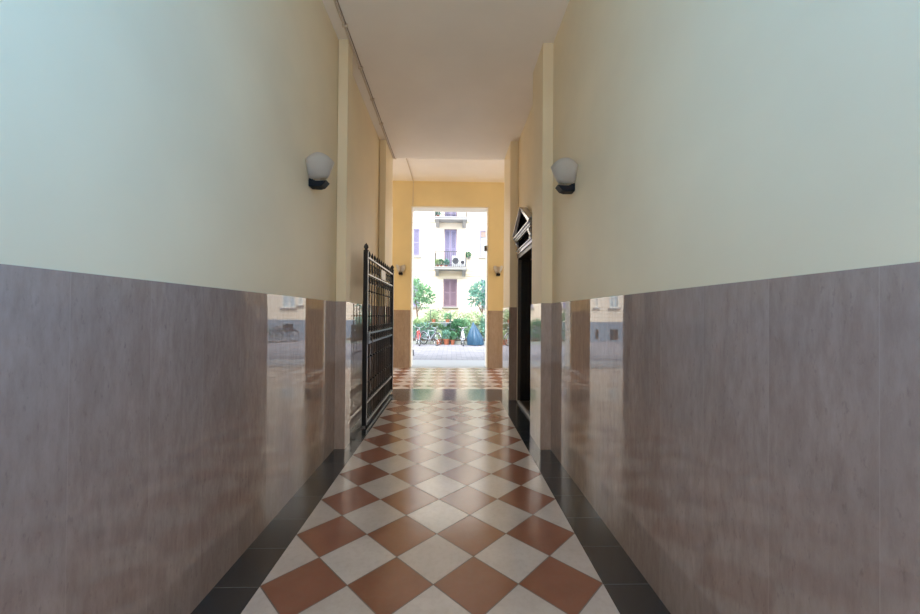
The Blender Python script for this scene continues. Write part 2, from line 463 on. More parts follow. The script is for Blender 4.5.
# room behind the doorway
struct('floor_lobby', MB().box(RXR + .03, 2.9, 4.5, 6.5, -.05, .02), 'doorwood', label='brown floor inside the doorway', cat='floor')
struct('wall_lobby', MB().box(2.9, 3.0, 4.4, 6.6, 0, 2.6).box(RXR + .2, 3.0, 4.35, 4.5, 0, 2.6).box(RXR + .2, 3.0, 6.5, 6.65, 0, 2.6).box(RXR + .2, 3.0, 4.35, 6.65, 2.6, 2.7), 'wall',
       label='dim lobby walls behind the doorway', cat='wall')

# ------------------------------------------------------------------ door pediment
pc = (DOOR[0] + DOOR[1]) / 2 + .0
pd = empty('door_pediment', (RXR, 5.56, 2.46)); tag(pd, 'grey and black triangular pediment above the black doorway on the right wall', 'pediment')
hw = .62
def pl(mb): return mb
MB().box(-.075, .01, -hw, hw, .215, .25).box(-.06, .01, -hw + .03, hw - .03, .19, .215).box(-.095, .01, -hw - .015, hw + .015, .25, .27).build('cornice', 'bronze', pd, bevel=.004)
for sgn in (-1, 1):
    rk = MB(); sf = MB()
    for (o0, o1, proj) in ((-.05, -.015, .06), (-.015, .025, .08), (.025, .045, .10)):
        A = (sgn * hw, .27); B = (0, .58)
        pts = [(A[0], A[1] + o0), (B[0], B[1] + o0), (B[0], B[1] + o1), (A[0], A[1] + o1)]
        if o0 < 0: pts[0] = (A[0] - sgn * .09, A[1])
        (sf if o0 < -.02 else rk).prism(pts, 'x', -proj, .01)
    rk = rk.build('raking_cornice', 'bronze', pd, bevel=.003); sf.build('soffit', 'blackstone', rk)
MB().prism([(-hw + .08, .27), (hw - .08, .27), (0, .56)], 'x', -.02, .005).build('tympanum', 'blackstone', pd)
MB().box(-.025, .005, -hw + .08, hw - .08, .05, .19).build('frieze', 'blackstone', pd)
MB().box(-.035, .005, -hw + .04, hw - .04, -.02, .03).box(-.05, .005, -hw + .03, hw - .03, .03, .05).build('architrave', 'bronze', pd, bevel=.004)
for sgn in (-1, 1):
    yy = sgn * (hw - .13)
    prof = [(-.01, .045), (-.035, .045), (-.05, .07), (-.04, .10), (-.055, .13), (-.07, .16), (-.07, .19), (-.01, .19)]
    MB().prism(prof, 'y', yy - .045, yy + .045).build('console', 'bronze', pd, bevel=.004)

# ------------------------------------------------------------------ iron gate
GX = -1.1
g = empty('iron_gate', (GX, 4.75, 0)); tag(g, 'black wrought iron gate with spear tips standing open along the left wall', 'gate')
GL = 2.08
def post(y, top): return MB().box(-.028, .028, y - .028, y + .028, .03, top)
for y in (.0, GL):
    p = post(y, 2.25).build('post', 'iron', g, bevel=.004)
    MB().lathe((0, y, 2.25), [(.0, 0), (.034, 0), (.034, .012), (.016, .022), (.032, .05), (.026, .075), (.008, .095), (0, .11)], 12).build('finial', 'iron', p, smooth=True)
for z, h, m_ in ((2.18, .022, 'steel'), (1.965, .02, 'steel'), (1.195, .025, 'iron'), (1.07, .025, 'iron'), (.305, .02, 'steel'), (.055, .028, 'steel')):
    MB().box(-.017, .017, .028, GL - .028, z - h / 2, z + h / 2).build('rail', m_, g)
NB = 11
bar0 = None
for i in range(NB):
    y = .028 + (GL - .056) * (i + 1) / (NB + 1)
    if bar0 is None:
        bar0 = MB().tube([(0, 0, .055), (0, 0, 2.20)], .0072, 8).build('bar', 'iron', g)
        fi = MB().lathe((0, 0, 2.19), [(0, 0), (.017, .003), (.008, .015), (.02, .04), (.012, .07), (0, .10)], 8).build('finial', 'iron', bar0, smooth=True)
        for z in (1.75, 1.42, .88, .55): MB().sphere((0, 0, z), .018, (1, 1, .8), 8).build('collar', 'iron', bar0, smooth=True)
        b = bar0
    else:
        b = copy_tree(bar0, g)
    b.location = (0, y, 0)
db0 = None
for i in range(NB + 1):
    y = .028 + (GL - .056) * (i + .5) / (NB + 1)
    if db0 is None:
        db0 = MB().tube([(0, 0, .055), (0, 0, 1.07)], .0052, 6).build('dog_bar', 'iron', g); b = db0
        MB().ring((0, 0, 1.132), .042, .006, 'x', 14, 5).build('ring', 'iron', b)
        for z, q in ((2.072, .05), (1.255, .035), (1.90, .04), (.35, .03)): MB().ring((0, 0, z), q, .006, 'x', 14, 5).build('scroll_ring', 'iron', b)
    else:
        b = copy_tree(db0, g)
    b.location = (0, y, 0)
sp = MB().box(.012, .020, .95, 1.29, 1.985, 2.135).build('sign_plate', 'plate', g, bevel=.002); sp['label'] = 'white sign plate'
MB().box(-.035, .035, .02, .10, 1.06, 1.22).build('lock_box', 'iron', g, bevel=.004)
MB().tube([(.03, .06, 1.15), (.075, .06, 1.15), (.075, .06, 1.08)], .008).build('handle', 'chrome', g)
wh = MB().lathe((0, 0, 0), [(0, -.012), (.028, -.012), (.028, .012), (0, .012)], 14)
bmesh.ops.rotate(wh.bm, verts=wh.bm.verts, cent=(0, 0, 0), matrix=Matrix.Rotation(PI / 2, 3, 'Y'))
bmesh.ops.translate(wh.bm, verts=wh.bm.verts, vec=(0, .12, .028)); wh.build('wheel', 'rubber', g)
for z in (.3, 1.9): MB().box(-.035, 0, GL - .02, GL + .03, z, z + .08).build('hinge', 'iron', g)

# ------------------------------------------------------------------ wall lamps
def half_shell(mb, hy, px, zlo, zhi, th=.006, n=24, K=7, p=1.0):
    """half-round shell on the wall plane x=0; hy/px/zlo/zhi give half-width, projection and height range"""
    L = ([], [])
    for side, lay in enumerate(L):
        for i in range(n + 1):
            a = -PI / 2 + PI * i / n; c = max(0, math.cos(a)); row = []
            for k in range(K):
                u = k / (K - 1); z = zlo(c) + (zhi(c) - zlo(c)) * u
                row.append(mb.bm.verts.new(((px(u) - th * side) * c + .004, (hy(u) - th * side) * math.sin(a), z)))
            lay.append(row)
    for lay in L:
        for i in range(n):
            for k in range(K - 1): mb.bm.faces.new((lay[i][k], lay[i + 1][k], lay[i + 1][k + 1], lay[i][k + 1]))
    o_, q_ = L
    for i in range(n):
        for k in (0, K - 1): mb.bm.faces.new((o_[i][k], o_[i + 1][k], q_[i + 1][k], q_[i][k]))
    for i in (0, n):
        for k in range(K - 1): mb.bm.faces.new((o_[i][k], q_[i][k], q_[i][k + 1], o_[i][k + 1]))
    return mb
def make_sconce():           # wall plane at x = 0, the lamp projects towards +x
    o = empty('wall_lamp')
    half_shell(MB(), lambda u: .045 + .085 * u ** .75, lambda u: .135 + .065 * u ** .7, lambda c: -.080 + .022 * c ** 2, lambda c: .055 + .22 * c * (1.14 - c)).build('lamp_shade', 'opal', o, smooth=True)
    MB().prism([(0, -.065), (0, -.143), (.08, -.146), (.115, -.135), (.135, -.114), (.155, -.088), (.130, -.092), (.10, -.094), (.06, -.094), (.03, -.084)], 'y', -.048, .048).build('lamp_base', 'lampbase', o, bevel=.004)
    MB().box(0, .010, -.035, .035, -.10, .02).build('wall_plate', 'lampbase', o)
    MB().lathe((.07, 0, -.095), [(0, 0), (.012, 0), (.013, .03), (.022, .07), (.018, .11), (0, .13)], 10).build('bulb', 'opal', o, smooth=True)
    return o
sc = make_sconce()
for i, (x, y, z, rz, lab) in enumerate([(XL - t, 3.28, 2.70, 0, 'opal glass wall lamp on the left wall between viewer and iron gate'),
                                        (XR + t, 3.30, 2.70, PI, 'opal glass wall lamp on the right wall before the doorway pilaster'),
                                        (-1.385, HY1, 2.65, -PI / 2, 'small distant opal lamp on the yellow pier beyond the iron gate'),
                                        (1.25, HY1, 2.65, -PI / 2, 'small distant opal lamp on the yellow pier beyond the black doorway')]):
    o = sc if i == 0 else copy_tree(sc)
    o.location = (x, y, z); o.rotation_euler = (0, 0, rz)
    tag(o, lab, 'lamp', 'opal glass wall lamps')

# ------------------------------------------------------------------ cables, small boxes
cb = empty('ceiling_cable', (-1.13, Y0, CZ)); tag(cb, 'thin pale conduit running along the ceiling beside the left wall', 'cable')
L = HY0 - Y0
MB().tube([(0, 0, -.012), (.0, L - .03, -.012), (.04, L + .012, -.012), (.04, L + .012, HZ - CZ - .012), (.06, HY1 - Y0 - .012, HZ - CZ - .012), (.05, HY1 - Y0 - .012, -.012)], .011, 8).build('conduit', 'cable', cb)
MB().tube([(.026, 0, -.008), (.022, L - .03, -.008)], .006, 6).build('wire', 'cabledark', cb)
clip = None
for k in range(12):
    y = .4 + k * .65
    if clip is None: clip = MB().box(-.018, .04, -.008, .008, -.026, 0).build('clip', 'cable', cb); c = clip
    else: c = clip.copy(); COL.objects.link(c); c.parent = cb
    c.location = (0, y, 0)
o = empty('sensor_box', (.945, HY1 + .05, 3.19)); tag(o, 'small dark grey box fixed high on the right jamb of the courtyard opening', 'box')
MB().box(-.07, 0, -.05, .05, 0, .15).build('casing', 'greybox', o, bevel=.006)
MB().box(-.05, -.01, -.056, -.05, .04, .10).build('lens', 'dark', o)

# ------------------------------------------------------------------ courtyard: apartment building
FY = 20.3
bd = empty('apartment_building', (0, FY, 0)); tag(bd, 'cream apartment building with shuttered windows and balconies across the courtyard', 'building')
wins = []   # (x0,x1,z0,z1,kind)
for cx in (-10.7, -8.6, -4.35, -2.15, 2.0, 4.2, 8.6, 10.7):
    wins.append((cx - .38, cx + .38, 1.88, 3.39, 'shut'))
wins.append((-.47, .28, 1.88, 3.39, 'plum'))
wins += [(-7.08, -6.58, 1.88, 3.2, 'glass'), (-5.95, -5.75, 1.88, 3.0, 'glass'), (6.0, 6.72, 1.75, 3.2, 'glass'), (5.6, 5.85, 1.9, 3.0, 'glass')]
for cx in (-10.7, -8.6, -6.5, -4.35, -2.15, 4.2, 6.4, 8.6, 10.7): wins.append((cx - .38, cx + .38, 4.62, 6.14, 'shut'))
wins.append((1.50, 2.2, 4.62, 6.12, 'roller'))
wins.append((-.44, .25, 3.98, 6.13, 'door'))
wins.append((-.44, .25, 6.63, 8.7, 'door'))
for cx in (-10.7, -8.6, -6.5, -4.35, -2.15, 2.0, 4.2, 6.4, 8.6, 10.7): wins.append((cx - .38, cx + .38, 7.3, 8.8, 'shut'))
cell = [(-7.05, -6.6, .10, .70), (-5.95, -5.78, .15, .68), (6.1, 6.7, .45, .86), (-9.0, -8.5, .12, .7), (8.4, 8.9, .12, .7)]
def bl(mb): bmesh.ops.translate(mb.bm, verts=mb.bm.verts, vec=(0, -FY, 0)); return mb
bl(MB().pierced('x', -15, 15, 0, 11, FY, FY + .25, [q[:4] for q in wins] + cell)).build('facade_wall', 'stucco', bd)
bl(MB().pierced('x', -15, 15, 0, 1.10, FY - .04, FY - .001, cell)).build('plinth', 'plinth', bd)
for z0, z1 in ((3.56, 3.66), (3.86, 3.95), (6.50, 6.58)):
    bl(MB().box(-15, 15, FY - .05, FY, z0, z1).box(-15, 15, FY - .07, FY, z1, z1 + .025)).build('string_course', 'moulding', bd)
bl(MB().box(-15.3, 15.3, FY - .6, FY + .3, 11, 11.25)).build('eaves', 'moulding', bd)
bl(MB().box(-15, 15, FY + .25, FY + .35, 0, 11)).build('backing', 'dark', bd)
for (x0, x1, z0, z1) in cell:
    p = bl(MB().box(x0, x1, FY + .05, FY + .08, z0, z1)).build('cellar_window', 'dark', bd)
    gb = MB()
    n = max(2, int((x1 - x0) / .1))
    for k in range(1, n): gb.box(x0 + (x1 - x0) * k / n - .006, x0 + (x1 - x0) * k / n + .006, FY - .01, FY + .01, z0, z1)
    bl(gb).build('grille', 'rail', p)
for (x0, x1, z0, z1, kind) in wins:
    m = (x0 + x1) / 2; fr = .075 if kind == 'roller' else .045
    mt = {'shut': 'lilac', 'plum': 'shutter', 'door': 'lilac', 'glass': 'white', 'roller': 'lilac'}[kind]
    nm = 'balcony_door' if kind == 'door' else 'window'
    fm = 'shutter' if kind in ('plum', 'door') else mt
    w_ = bl(MB().pierced('x', x0, x1, z0, z1, FY - .01, FY + .12, [(x0 + fr, x1 - fr, z0 + fr, z1 - fr)])).build(nm, fm, bd)
    if kind in ('shut', 'plum', 'door'):
        for a, b in ((x0 + fr, m - .008), (m + .008, x1 - fr)):
            s_ = MB().pierced('x', a, b, z0 + fr, z1 - fr, FY + .03, FY + .065, [(a + .05, b - .05, z0 + fr + .06, (z0 + z1) / 2 - .03), (a + .05, b - .05, (z0 + z1) / 2 + .03, z1 - fr - .06)])
            zz = z0 + fr + .07
            while zz < z1 - fr - .07:
                s_.prism([(FY + .035, zz), (FY + .06, zz + .028), (FY + .06, zz + .040), (FY + .035, zz + .012)], 'x', a + .045, b - .045); zz += .042
            bl(s_).build('shutter', mt, w_)
        bl(MB().box(m - .012, m + .012, FY + .02, FY + .07, z0 + fr, z1 - fr)).build('closing_strip', 'shutter', w_)
    elif kind == 'glass':
        bl(MB().box(x0 + fr, x1 - fr, FY + .06, FY + .07, z0 + fr, z1 - fr)).build('pane', 'glass', w_)
        bl(MB().box(m - .02, m + .02, FY + .03, FY + .075, z0 + fr, z1 - fr)).build('mullion', 'white', w_)
    else:
        bl(MB().box(x0 + fr, x1 - fr, FY + .06, FY + .07, z0 + fr, z1 - fr)).build('pane', 'glass', w_)
        rl = MB(); zz = 5.72
        while zz < z1 - fr: rl.box(x0 + fr, x1 - fr, FY + .02, FY + .04, zz, zz + .04); zz += .045
        bl(rl).build('roller_blind', 'roller', w_)
    if kind != 'door':
        bl(MB().box(x0 - .08, x1 + .08, FY - .11, FY + .02, z0 - .07, z0)).build('window_sill', 'balcony', bd)
def balcony(zs, cx0, cx1, proj, panel=False):
    b = bl(MB().box(cx0, cx1, FY - proj, FY, zs - .14, zs).box(cx0 - .03, cx1 + .03, FY - proj - .03, FY, zs - .05, zs)).build('balcony_slab', 'balcony', bd)
    for x in (cx0 + .05, cx1 - .23):
        bl(MB().prism([(FY, zs - .14), (FY - proj + .1, zs - .14), (FY - proj + .1, zs - .20), (FY - proj * .55, zs - .26), (FY - .12, zs - .42), (FY, zs - .42)], 'x', x, x + .18)).build('bracket', 'balcony', b)
    r = MB(); y = FY - proj + .05; zt = zs + .80
    for (p, q) in (((cx0 + .04, FY), (cx0 + .04, y)), ((cx0 + .04, y), (cx1 - .04, y)), ((cx1 - .04, y), (cx1 - .04, FY))):
        for z in (zs + .10, zt): r.tube([(*p, z), (*q, z)], .022 if z == zt else .014, 6)
        n = max(2, int(math.hypot(q[0] - p[0], q[1] - p[1]) / .11))
        for k in range(n + 1):
            x_, y_ = p[0] + (q[0] - p[0]) * k / n, p[1] + (q[1] - p[1]) * k / n
            r.tube([(x_, y_, zs), (x_, y_, zt)], .018 if k in (0, n) else .009, 5)
    bl(r).build('railing', 'rail', b)
balcony(3.98, -.95, .78, .75)
balcony(6.63, -.95, .78, .75)

# air conditioners on the first floor balcony
def aircon(x, y, z, w_, h, label):
    o = empty('air_conditioner', (x, y, z)); tag(o, label, 'air conditioner')
    MB().box(-w_ / 2, w_ / 2, -.13, .13, .04, h).build('casing', 'aircon', o, bevel=.012)
    for q in (-1, 1): MB().box(q * (w_ / 2 - .065) - .025, q * (w_ / 2 - .065) + .025, -.12, .12, 0, .04).build('foot', 'greybox', o)
    R = min(w_, h) * .36; fg = MB()
    for k in range(1, 5): fg.ring((-w_ * .08, -.14, h * .54), R * k / 4, .008, 'y', 24, 5)
    for k in range(8):
        a = PI * k / 8; fg.tube([(-w_ * .08 - R * math.cos(a), -.138, h * .54 - R * math.sin(a)), (-w_ * .08 + R * math.cos(a), -.138, h * .54 + R * math.sin(a))], .004, 4)
    f_ = fg.build('fan_grille', 'rail', o)
    d = MB().lathe((0, 0, 0), [(0, 0), (R, 0), (R, .006), (0, .006)], 24)
    bmesh.ops.rotate(d.bm, verts=d.bm.verts, cent=(0, 0, 0), matrix=Matrix.Rotation(PI / 2, 3, 'X'))
    bmesh.ops.translate(d.bm, verts=d.bm.verts, vec=(-w_ * .08, -.128, h * .54)); d.build('fan_opening', 'fan', o)
aircon(.22, 19.80, 3.98, .46, .60, 'larger white air conditioner beside the balcony door across the courtyard')
aircon(.58, 19.82, 3.98, .25, .46, 'smaller white air conditioner at the right end of the first floor balcony')

# ------------------------------------------------------------------ plants
def leaves(mb, c, rad, n, size, rng, up=.3, spiky=False):
    c = Vector(c)
    for _ in range(n):
        while True:
            v = Vector((rng.uniform(-1, 1), rng.uniform(-1, 1), rng.uniform(-1, 1)))
            if v.length < 1 and v.length > .35: break
        v *= (.75 + .3 * rng.random())
        p = c + Vector((v.x * rad[0], v.y * rad[1], v.z * rad[2]))
        d = (v.normalized() + Vector((rng.uniform(-.7, .7), rng.uniform(-.7, .7), rng.uniform(-.6, .6) + up))).normalized()
        s_ = d.cross(Vector((rng.uniform(-1, 1), rng.uniform(-1, 1), rng.uniform(-1, 1)))).normalized()
        L_ = size * rng.uniform(.7, 1.3); W = L_ * .22
        nrm = d.cross(s_)
        q = [p, p + d * L_ * .5 + s_ * W + nrm * L_ * .06, p + d * L_, p + d * L_ * .5 - s_ * W + nrm * L_ * .06]
        mb.bm.faces.new([mb.bm.verts.new(k) for k in q])
def fronds(mb, c, n, length, width, rng, droop=.6):
    c = Vector(c)
    for i in range(n):
        a = 2 * PI * (i + rng.random()) / n; el = rng.uniform(.5, 1.45)
        d = Vector((math.cos(a) * math.cos(el), math.sin(a) * math.cos(el), math.sin(el)))
        side = Vector((-math.sin(a), math.cos(a), 0)); prev = None
        L_ = length * rng.uniform(.7, 1.1)
        for k in range(6):
            u = k / 5; p = c + d * L_ * u - Vector((0, 0, droop * L_ * u * u * .6)); W = width * (1 - u) ** .6 * (.6 + .4 * min(1, u * 4)) + .001
            cur = (mb.bm.verts.new(p - side * W), mb.bm.verts.new(p + side * W))
            if prev: mb.bm.faces.new((prev[0], prev[1], cur[1], cur[0]))
            prev = cur
def plant(name, x, y, z, label, cat, mat, blobs, leafsize, n, seed, trunk=None, group=None, mb_extra=None):
    o = empty(name, (x, y, z)); tag(o, label, cat, group); rng = random.Random(seed)
    mb = MB()
    tot = sum(b[3] * b[4] * b[5] for b in blobs)
    for (bx, by, bz, rx, ry, rz) in blobs:
        leaves(mb, (bx, by, bz), (rx, ry, rz), int(n * rx * ry * rz / tot), leafsize, rng)
    if mb_extra: mb_extra(mb, rng)
    mb.build('foliage', mat, o)
    st = MB()
    if trunk:
        for pts, r in trunk: st.tube(pts, r, 7)
    else:
        for k in range(6):
            b = rng.choice(blobs)
            st.tube([(rng.uniform(-.06, .06), rng.uniform(-.06, .06), 0), (b[0] * .5, b[1] * .5, b[2] * .5), (b[0] + rng.uniform(-.1, .1), b[1], b[2])], [.012, .01, .005], 5)
    st.build('trunk' if trunk else 'stem', 'bark', o)
    return o
struct('garden_bed', MB().box(-4.4, 3.2, 18.05, 20.25, 0, .13), 'soil', label='soil of the planted bed along the facade', cat='soil')
struct('bed_kerb', MB().box(-4.5, 3.3, 17.95, 18.05, 0, .16).box(-4.5, -4.4, 18.05, 20.25, 0, .16).box(3.2, 3.3, 18.05, 20.25, 0, .16), 'curb', label='low grey kerb along the front of the garden bed', cat='kerb')
BZ = .13
plant('tree', -1.75, 18.9, BZ, 'small leafy tree in the bed at the left side of the courtyard view', 'tree', 'leaf',
      [(-.2, 0, 2.55, .55, .5, .62), (.35, -.1, 2.35, .45, .4, .45), (.62, 0, 2.2, .32, .3, .35), (.3, 0, 1.85, .35, .3, .25)], .17, 1000, 1,
      [([(0, 0, 0), (.03, 0, .9), (-.05, 0, 1.7), (-.15, 0, 2.5)], [.05, .045, .035, .015]), ([(-.02, 0, 1.4), (.25, 0, 1.9), (.5, 0, 2.3)], [.03, .02, .01])], 'small trees in the garden bed')
plant('tree', 1.55, 18.9, BZ, 'small leafy tree in the bed at the right side of the courtyard view', 'tree', 'leafblue',
      [(0, 0, 2.45, .6, .5, .70), (-.35, 0, 2.25, .45, .4, .5), (.35, 0, 1.95, .4, .4, .6)], .17, 1050, 2,
      [([(0, 0, 0), (-.03, 0, .9), (.03, 0, 1.7), (0, 0, 2.5)], [.05, .045, .035, .015]), ([(0, 0, 1.4), (-.25, 0, 1.9), (-.4, 0, 2.3)], [.03, .02, .01])], 'small trees in the garden bed')
plant('spiky_plant', -1.75, 18.45, BZ, 'spiky palm like plant above the red bicycle', 'plant', 'leafpale', [(0, 0, .8, .35, .3, .3)], .15, 150, 3,
      mb_extra=lambda mb, rng: fronds(mb, (0, 0, .75), 46, .75, .025, rng), trunk=[([(0, 0, 0), (0, 0, .8)], [.05, .04])])
plant('shrub', -1.15, 18.6, BZ, 'leafy pale green shrub behind the silver bicycle', 'shrub', 'leafpale', [(0, 0, .85, .55, .4, .45), (.2, 0, 1.25, .3, .3, .25)], .12, 900, 4)
plant('shrub', -1.45, 18.25, BZ, 'low blue green shrub right behind the red bicycle', 'shrub', 'leafblue', [(0, 0, .5, .6, .2, .4)], .10, 800, 5)
plant('shrub', -2.35, 18.5, BZ, 'dark shrub at the left end of the visible bed', 'shrub', 'leafdark', [(0, 0, .6, .5, .35, .55)], .12, 700, 6)
plant('shrub', .12, 18.45, BZ, 'dense dark green shrub in the middle of the bed beside the terracotta pots', 'shrub', 'leafdark', [(0, 0, .55, .45, .32, .50), (.2, 0, .85, .3, .25, .25)], .11, 1300, 7)
plant('shrub', .62, 18.55, BZ, 'mid green shrub behind the white bicycle', 'shrub', 'leaf', [(0, 0, .65, .4, .3, .5)], .11, 900, 8)
plant('shrub', 1.15, 18.65, BZ, 'bright pale green shrub above the blue tarpaulin', 'shrub', 'leafpale', [(0, 0, 1.15, .5, .35, .35), (.1, 0, .6, .5, .3, .5)], .11, 1100, 9)
plant('shrub', 1.85, 18.5, BZ, 'tall blue green shrub at the right end of the visible bed', 'shrub', 'leafblue', [(0, 0, .75, .45, .35, .65)], .12, 900, 10)
plant('shrub', -.62, 18.75, BZ, 'low leafy shrub under the plant shelf', 'shrub', 'leaf', [(0, 0, .45, .5, .22, .38)], .10, 700, 11)
plant('shrub', -3.4, 18.8, BZ, 'wide dark shrub beyond the left jamb', 'shrub', 'leafdark', [(0, 0, .8, .7, .5, .75)], .13, 700, 12)
plant('shrub', .35, 19.35, BZ, 'pale loose shrub against the facade under the shuttered window', 'shrub', 'leafpale', [(0, 0, 1.15, .6, .25, .4)], .11, 500, 13)
plant('shrub', -.75, 19.4, BZ, 'pale loose shrub against the facade behind the plant shelf', 'shrub', 'leafpale', [(0, 0, 1.2, .7, .25, .42)], .11, 600, 14)

def potted(x, y, z, r, h, label, mat, seed, group, spread=(.2, .2, .2)):
    o = empty('potted_plant', (x, y, z)); tag(o, label, 'potted plant', group); rng = random.Random(seed)
    MB().lathe((0, 0, 0), [(0, 0), (r * .72, 0), (r * .95, h * .8), (r * 1.05, h * .8), (r * 1.05, h), (r * .9, h), (r * .88, h * .86), (0, h * .86)], 18).build('pot', 'terracotta', o)
    mb = MB(); leaves(mb, (0, 0, h + spread[2] * .85), spread, 220, .10, rng); mb.build('foliage', mat, o)
    st = MB()
    for k in range(5): st.tube([(rng.uniform(-.03, .03), rng.uniform(-.03, .03), h * .85), (rng.uniform(-.1, .1), rng.uniform(-.06, .06), h + spread[2])], [.007, .004], 5)
    st.build('stem', 'bark', o)
KZ = .0
potted(-.60, 17.78, KZ, .145, .27, 'terracotta pot with a yellow green plant beside the silver bicycle', 'leafpale', 21, 'terracotta pots before the bed', (.14, .12, .22))
potted(-.24, 17.78, KZ, .145, .27, 'middle terracotta pot with a dense blue green plant', 'leafblue', 22, 'terracotta pots before the bed', (.18, .14, .22))
potted(.06, 17.80, KZ, .105, .24, 'small terracotta pot at the right of the row', 'leafdark', 23, 'terracotta pots before the bed', (.16, .12, .20))
# plant shelf
ps = empty('plant_stand', (-.55, 18.25, BZ)); tag(ps, 'thin metal plant stand with a shelf behind the terracotta pots', 'plant stand')
for x in (-.5, .5):
    for y in (-.11, .11): MB().tube([(x, y, 0), (x, y, 1.5)], .012, 6).build('post', 'rail', ps)
MB().box(-.52, .52, -.13, .13, .90, .93).build('shelf', 'curb', ps)
MB().tube([(-.5, -.11, 1.5), (.5, -.11, 1.5)], .012, 6).tube([(-.5, .11, 1.5), (.5, .11, 1.5)], .012, 6).build('top_bar', 'rail', ps)
potted(-.88, 18.25, BZ + .93, .10, .15, 'terracotta pot with pale flowers on the left of the plant stand', 'leafpale', 24, 'pots on the plant stand', (.18, .12, .18))
potted(-.20, 18.25, BZ + .93, .11, .15, 'terracotta pot with pale green leaves on the right of the plant stand', 'leaf', 25, 'pots on the plant stand', (.18, .12, .16))
# balcony plants
for k, (x, mat, lab) in enumerate(((-.78, 'leafpale', 'leftmost little pot plant on the first floor balcony'), (-.58, 'leafdark', 'dark little pot plant on the left part of the first floor balcony'), (-.30, 'leafblue', 'little pot plant before the first floor balcony door'))):
    potted(x, 19.80, 3.98, .075, .13, lab, mat, 30 + k, 'pot plants on the first floor balcony', (.12, .1, .14))
potted(-.78, 19.80, 6.63, .08, .14, 'little pot plant on the upper balcony', 'leafblue', 40, None, (.12, .1, .14))
hp = empty('hanging_basket', (.90, FY, 4.50)); tag(hp, 'small leafy basket hanging on the facade right of the first floor balcony', 'plant')
MB().lathe((0, -.14, 0), [(0, 0), (.06, 0), (.09, .14), (.075, .14), (0, .11)], 14).build('basket', 'greybox', hp)
mb = MB(); leaves(mb, (0, -.14, .22), (.14, .1, .13), 160, .09, random.Random(41)); mb.build('foliage', 'leafdark', hp)
MB().tube([(0, .005, .17), (0, -.14, .15), (0, -.20, .14)], .008, 5).build('bracket', 'rail', hp)
# trellis arch
ta = empty('garden_arch', (.55, 18.85, BZ)); tag(ta, 'thin pale metal garden arch standing in the shrubs right of centre', 'garden arch')
for y in (-.12, .12):
    MB().tube([(-.19, y, 0), (-.19, y, 1.3)] + [(-.19 * math.cos(PI * k / 10), y, 1.3 + .21 * math.sin(PI * k / 10)) for k in range(1, 10)] + [(.19, y, 1.3), (.19, y, 0)], .011, 6).build('hoop', 'chrome', ta)
cr = MB()
for z in (.4, .7, 1.0, 1.3):
    for x in (-.19, .19): cr.tube([(x, -.12, z), (x, .12, z)], .006, 5)
cr.build('rung', 'chrome', ta)

# ------------------------------------------------------------------ blue tarpaulin over a parked two-wheeler
tp = empty('covered_scooter', (1.12, 17.55, 0)); tag(tp, 'scooter hidden under a draped blue tarpaulin by the garden bed', 'scooter')
mb = MB(); rng = random.Random(5); n, K = 40, 12; V = []
for k in range(K):
    u = k / (K - 1); row = []
    for i in range(n):
        a = 2 * PI * i / n
        r = (.07 + .93 * math.sin(min(1, u * 1.12) * PI / 2) ** 1.25) * (1 + .13 * math.sin(a * 6 + 2 * math.sin(a) + u) + .06 * u * math.sin(a * 13))
        z = 1.06 * (1 - u) + .03 + .01 * math.sin(a * 5) * u
        row.append(mb.bm.verts.new((r * .36 * math.cos(a) - .12 * (1 - u) + .02, r * .42 * math.sin(a), z)))
    V.append(row)
for k in range(K - 1):
    for i in range(n): mb.bm.faces.new((V[k][i], V[k][(i + 1) % n], V[k + 1][(i + 1) % n], V[k + 1][i]))
mb.bm.faces.new(V[0])
mb.build('tarpaulin', 'tarp', tp, smooth=True)
for y in (-.26, .26): MB().ring((0, y, .14), .11, .03, 'x', 20, 6).build('wheel', 'rubber', tp)

